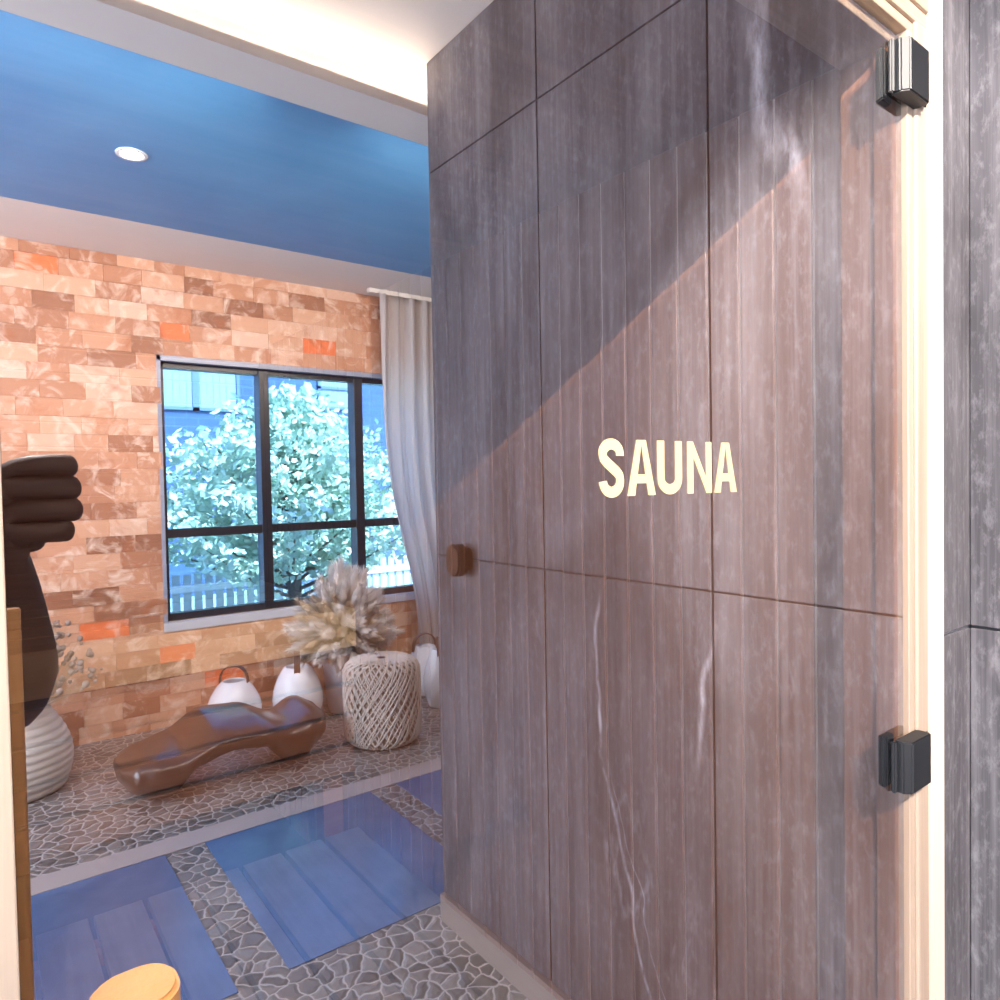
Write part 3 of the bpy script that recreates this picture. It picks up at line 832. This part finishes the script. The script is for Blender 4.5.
# right arm raised
sh = v((bx+.17, by, 1.40), .055, ch); ua = v((-.05, -.74, 1.28), .046, sh); el = v((.030, -.665, 1.165), .041, ua)
fa = v((.040, -.60, 1.235), .048, el); fa2 = v((.030, -.545, 1.315), .040, fa); wr = v((.022, -.505, 1.375), (.034,.028), fa2)
pm = v((.024, -.488, 1.415), (.042,.026), wr)
pm2 = v((.026, -.484, 1.445), (.042,.025), pm)
for i, (zc, xt, r) in enumerate(((1.4760,.088,.0132), (1.4525,.090,.0142), (1.4290,.091,.0140), (1.4065,.084,.0130))):
    k = v((.034, -.468, zc), r*1.12, pm2 if i < 2 else pm)
    a = v((.060, -.460, zc), r*.98, k); b = v((xt, -.466, zc), r*1.05, a)
    c = v((xt-.004, -.486, zc-.001), r*.95, b); d = v((xt-.028, -.494, zc-.001), r*.8, c)
v((.066, -.487, 1.3935), .012, v((.046, -.488, 1.398), .018, pm))
t0 = v((-.004, -.476, 1.430), .013, pm); t1 = v((-.010, -.462, 1.462), .012, t0); t2 = v((.012, -.455, 1.488), .010, t1)
# left arm hanging
sl = v((bx-.18, by, 1.40), .055, ch); le = v((bx-.24, by-.02, 1.13), .044, sl); lw = v((bx-.25, by+.05, .88), .03, le); lh = v((bx-.25, by+.07, .80), (.034,.02), lw)
for i in range(4):
    a = v((bx-.25, by+.045+i*.019, .745), .009, lh); b = v((bx-.245, by+.047+i*.018, .712), .0085, a); v((bx-.235, by+.048+i*.017, .69), .0075, b)
a = v((bx-.225, by+.10, .79), .011, lh); v((bx-.215, by+.11, .755), .0095, a)
# legs
for s in (-1, 1):
    h_ = v((bx+s*.10, by, .88), .088, pel); kn = v((bx+s*.11, by+.01, .50), .058, h_); an = v((bx+s*.11, by-.01, .10), .036, kn); v((bx+s*.12, by+.12, .045), (.04,.03), an)
body = skin('body', V, E, M_skin, 0, pr_)
def cloth(name, vs, es, m): return skin(name, vs, es, m, 0, pr_)
vs = [((bx,by,.93),(.165,.125)), ((bx,by,1.12),(.145,.11)), ((bx,by,1.30),(.165,.125)), ((bx,by,1.43),(.09,.08)), ((bx+.17,by,1.40),.066), ((-.07,-.75,1.295),.056), ((bx-.18,by,1.40),.066), ((bx-.225,by-.015,1.2),.056)]
cloth('shirt', vs, [(0,1),(1,2),(2,3),(2,4),(4,5),(2,6),(6,7)], M_shirt)
vs = [((bx,by,.97),(.16,.12))]; es = []
for s in (-1, 1):
    n0 = len(vs); vs += [((bx+s*.10,by,.86),.10), ((bx+s*.11,by+.01,.50),.075), ((bx+s*.11,by-.005,.10),.058)]; es += [(0,n0),(n0,n0+1),(n0+1,n0+2)]
cloth('trousers', vs, es, M_trou)
for s in (-1, 1):
    bm = bmesh.new(); prism(bm, [(bx+s*.115+p[0]+.32, by+.05+p[1]+.80) for p in rrect(.10, .28, .045)], 2, 0, .075)
    bmesh.ops.bevel(bm, geom=[e for e in bm.edges if e.verts[0].co.z > .07 and e.verts[1].co.z > .07], offset=.03, segments=3, affect='EDGES')
    link('shoe', bm, M_shoe, pr_, smooth=True, autos=60)
hb = bmesh.new(); bmesh.ops.create_uvsphere(hb, u_segments=24, v_segments=16, radius=1, matrix=Matrix.Translation((0, -.012, 1.685)) @ Matrix.Diagonal((.096,.108,.105,1)))
bmesh.ops.delete(hb, geom=[q for q in hb.verts if q.co.z < 1.60 or (q.co.y > .035 and q.co.z < 1.715)], context='VERTS')
h_ = link('hair', hb, M_hair, pr_, smooth=True)
M_eye = mat('eye', (.7,.7,.7), .2)
for s in (-1, 1):
    hb = bmesh.new(); bmesh.ops.create_uvsphere(hb, u_segments=12, v_segments=8, radius=.012, matrix=Matrix.Translation((s*.032, .112, 1.64)))
    link('eye', hb, M_eye, pr_, smooth=True)
hb = bmesh.new(); bmesh.ops.create_cone(hb, segments=10, radius1=.018, radius2=.006, depth=.045, matrix=Matrix.Translation((0, .128, 1.615))); link('nose', hb, M_skin, pr_, smooth=True)

# ---------------------------------------------------------------- lights
def spot(loc, target, W, size, blend=.5, col=(1,1,1), rad=.03):
    l = bpy.data.lights.new('lamp', 'SPOT'); l.energy = W; l.spot_size = math.radians(size); l.spot_blend = blend; l.color = col; l.shadow_soft_size = rad
    o = bpy.data.objects.new('spot_lamp', l); C.objects.link(o); o.location = loc
    o.rotation_euler = (Vector(target)-Vector(loc)).to_track_quat('-Z', 'Y').to_euler(); return o
def area(loc, target, W, sx, sy, col=(1,1,1), sp=180):
    l = bpy.data.lights.new('lamp', 'AREA'); l.shape = 'RECTANGLE'; l.size = sx; l.size_y = sy; l.energy = W; l.color = col; l.spread = math.radians(sp)
    o = bpy.data.objects.new('area_lamp', l); C.objects.link(o); o.location = loc
    o.rotation_euler = (Vector(target)-Vector(loc)).to_track_quat('-Z', 'Y').to_euler(); return o
# ceiling downlight in front of the door: lights the frame and shines through the glass on the sauna boards
spot((-.12, -1.50, ZC-.02), (1.0, .45, 1.15), 640, 48, .5, (1,.91,.83), .012)
# wall washers hidden behind the cove beam
for xx in (-1.3, .2, 1.9):
    area((xx, -1.80, 2.70), (xx, YS, 1.75), 23, 1.3, .07, (1,.84,.70), 110)
# added cool fill lamp along the unseen left wall, which has no window
area((XL+.05, -2.1, 1.5), (0, -2.0, 1.6), 225, 3.0, 2.0, (.74,.85,1.0))
# daylight through the window opening: sky + sun
w = bpy.data.worlds.new('world'); sc.world = w; w.use_nodes = True; nt = w.node_tree
bg = nt.nodes['Background']; sky = nt.nodes.new('ShaderNodeTexSky'); sky.sky_type = 'NISHITA'; sky.sun_disc = False
sky.sun_elevation = math.radians(45); sky.sun_rotation = math.radians(20)
nt.links.new(sky.outputs[0], bg.inputs[0]); bg.inputs[1].default_value = 1.3
sl_ = bpy.data.lights.new('sun', 'SUN'); sl_.energy = 20; sl_.angle = .01; sl_.color = (1,.98,.94)
so = bpy.data.objects.new('sun', sl_); C.objects.link(so); so.rotation_euler = Vector((-.35, -1, -1.1)).to_track_quat('-Z', 'Y').to_euler()
# added warm point lamp without a fixture, so the sauna boards show
pl_ = bpy.data.lights.new('sauna_fill', 'POINT'); pl_.energy = 3.5; pl_.color = (1,.62,.38); pl_.shadow_soft_size = .12
po = bpy.data.objects.new('sauna_fill', pl_); C.objects.link(po); po.location = (-.75, 1.0, 1.7)

# ---------------------------------------------------------------- camera
cam = bpy.data.cameras.new('camera'); cam.sensor_width = 36; cam.lens = 36*700/1000; cam.clip_start = .01
co_ = bpy.data.objects.new('camera', cam); C.objects.link(co_); sc.camera = co_
th, ph, ro = math.radians(37.1), math.radians(1.47), math.radians(1.05)
F = Vector((math.sin(th)*math.cos(ph), math.cos(th)*math.cos(ph), -math.sin(ph)))
R0 = Vector((math.cos(th), -math.sin(th), 0)); U0 = R0.cross(F)
Rr = R0*math.cos(ro)-U0*math.sin(ro); Uu = Rr.cross(F)
mw = Matrix((Rr, Uu, -F)).transposed().to_4x4(); mw.translation = (0, CAM_Y, EYE)
co_.matrix_world = mw

sc.view_settings.view_transform = 'Standard'; sc.view_settings.look = 'None'; sc.view_settings.gamma = 1
sc.view_settings.use_curve_mapping = False; sc.view_settings.exposure = .4
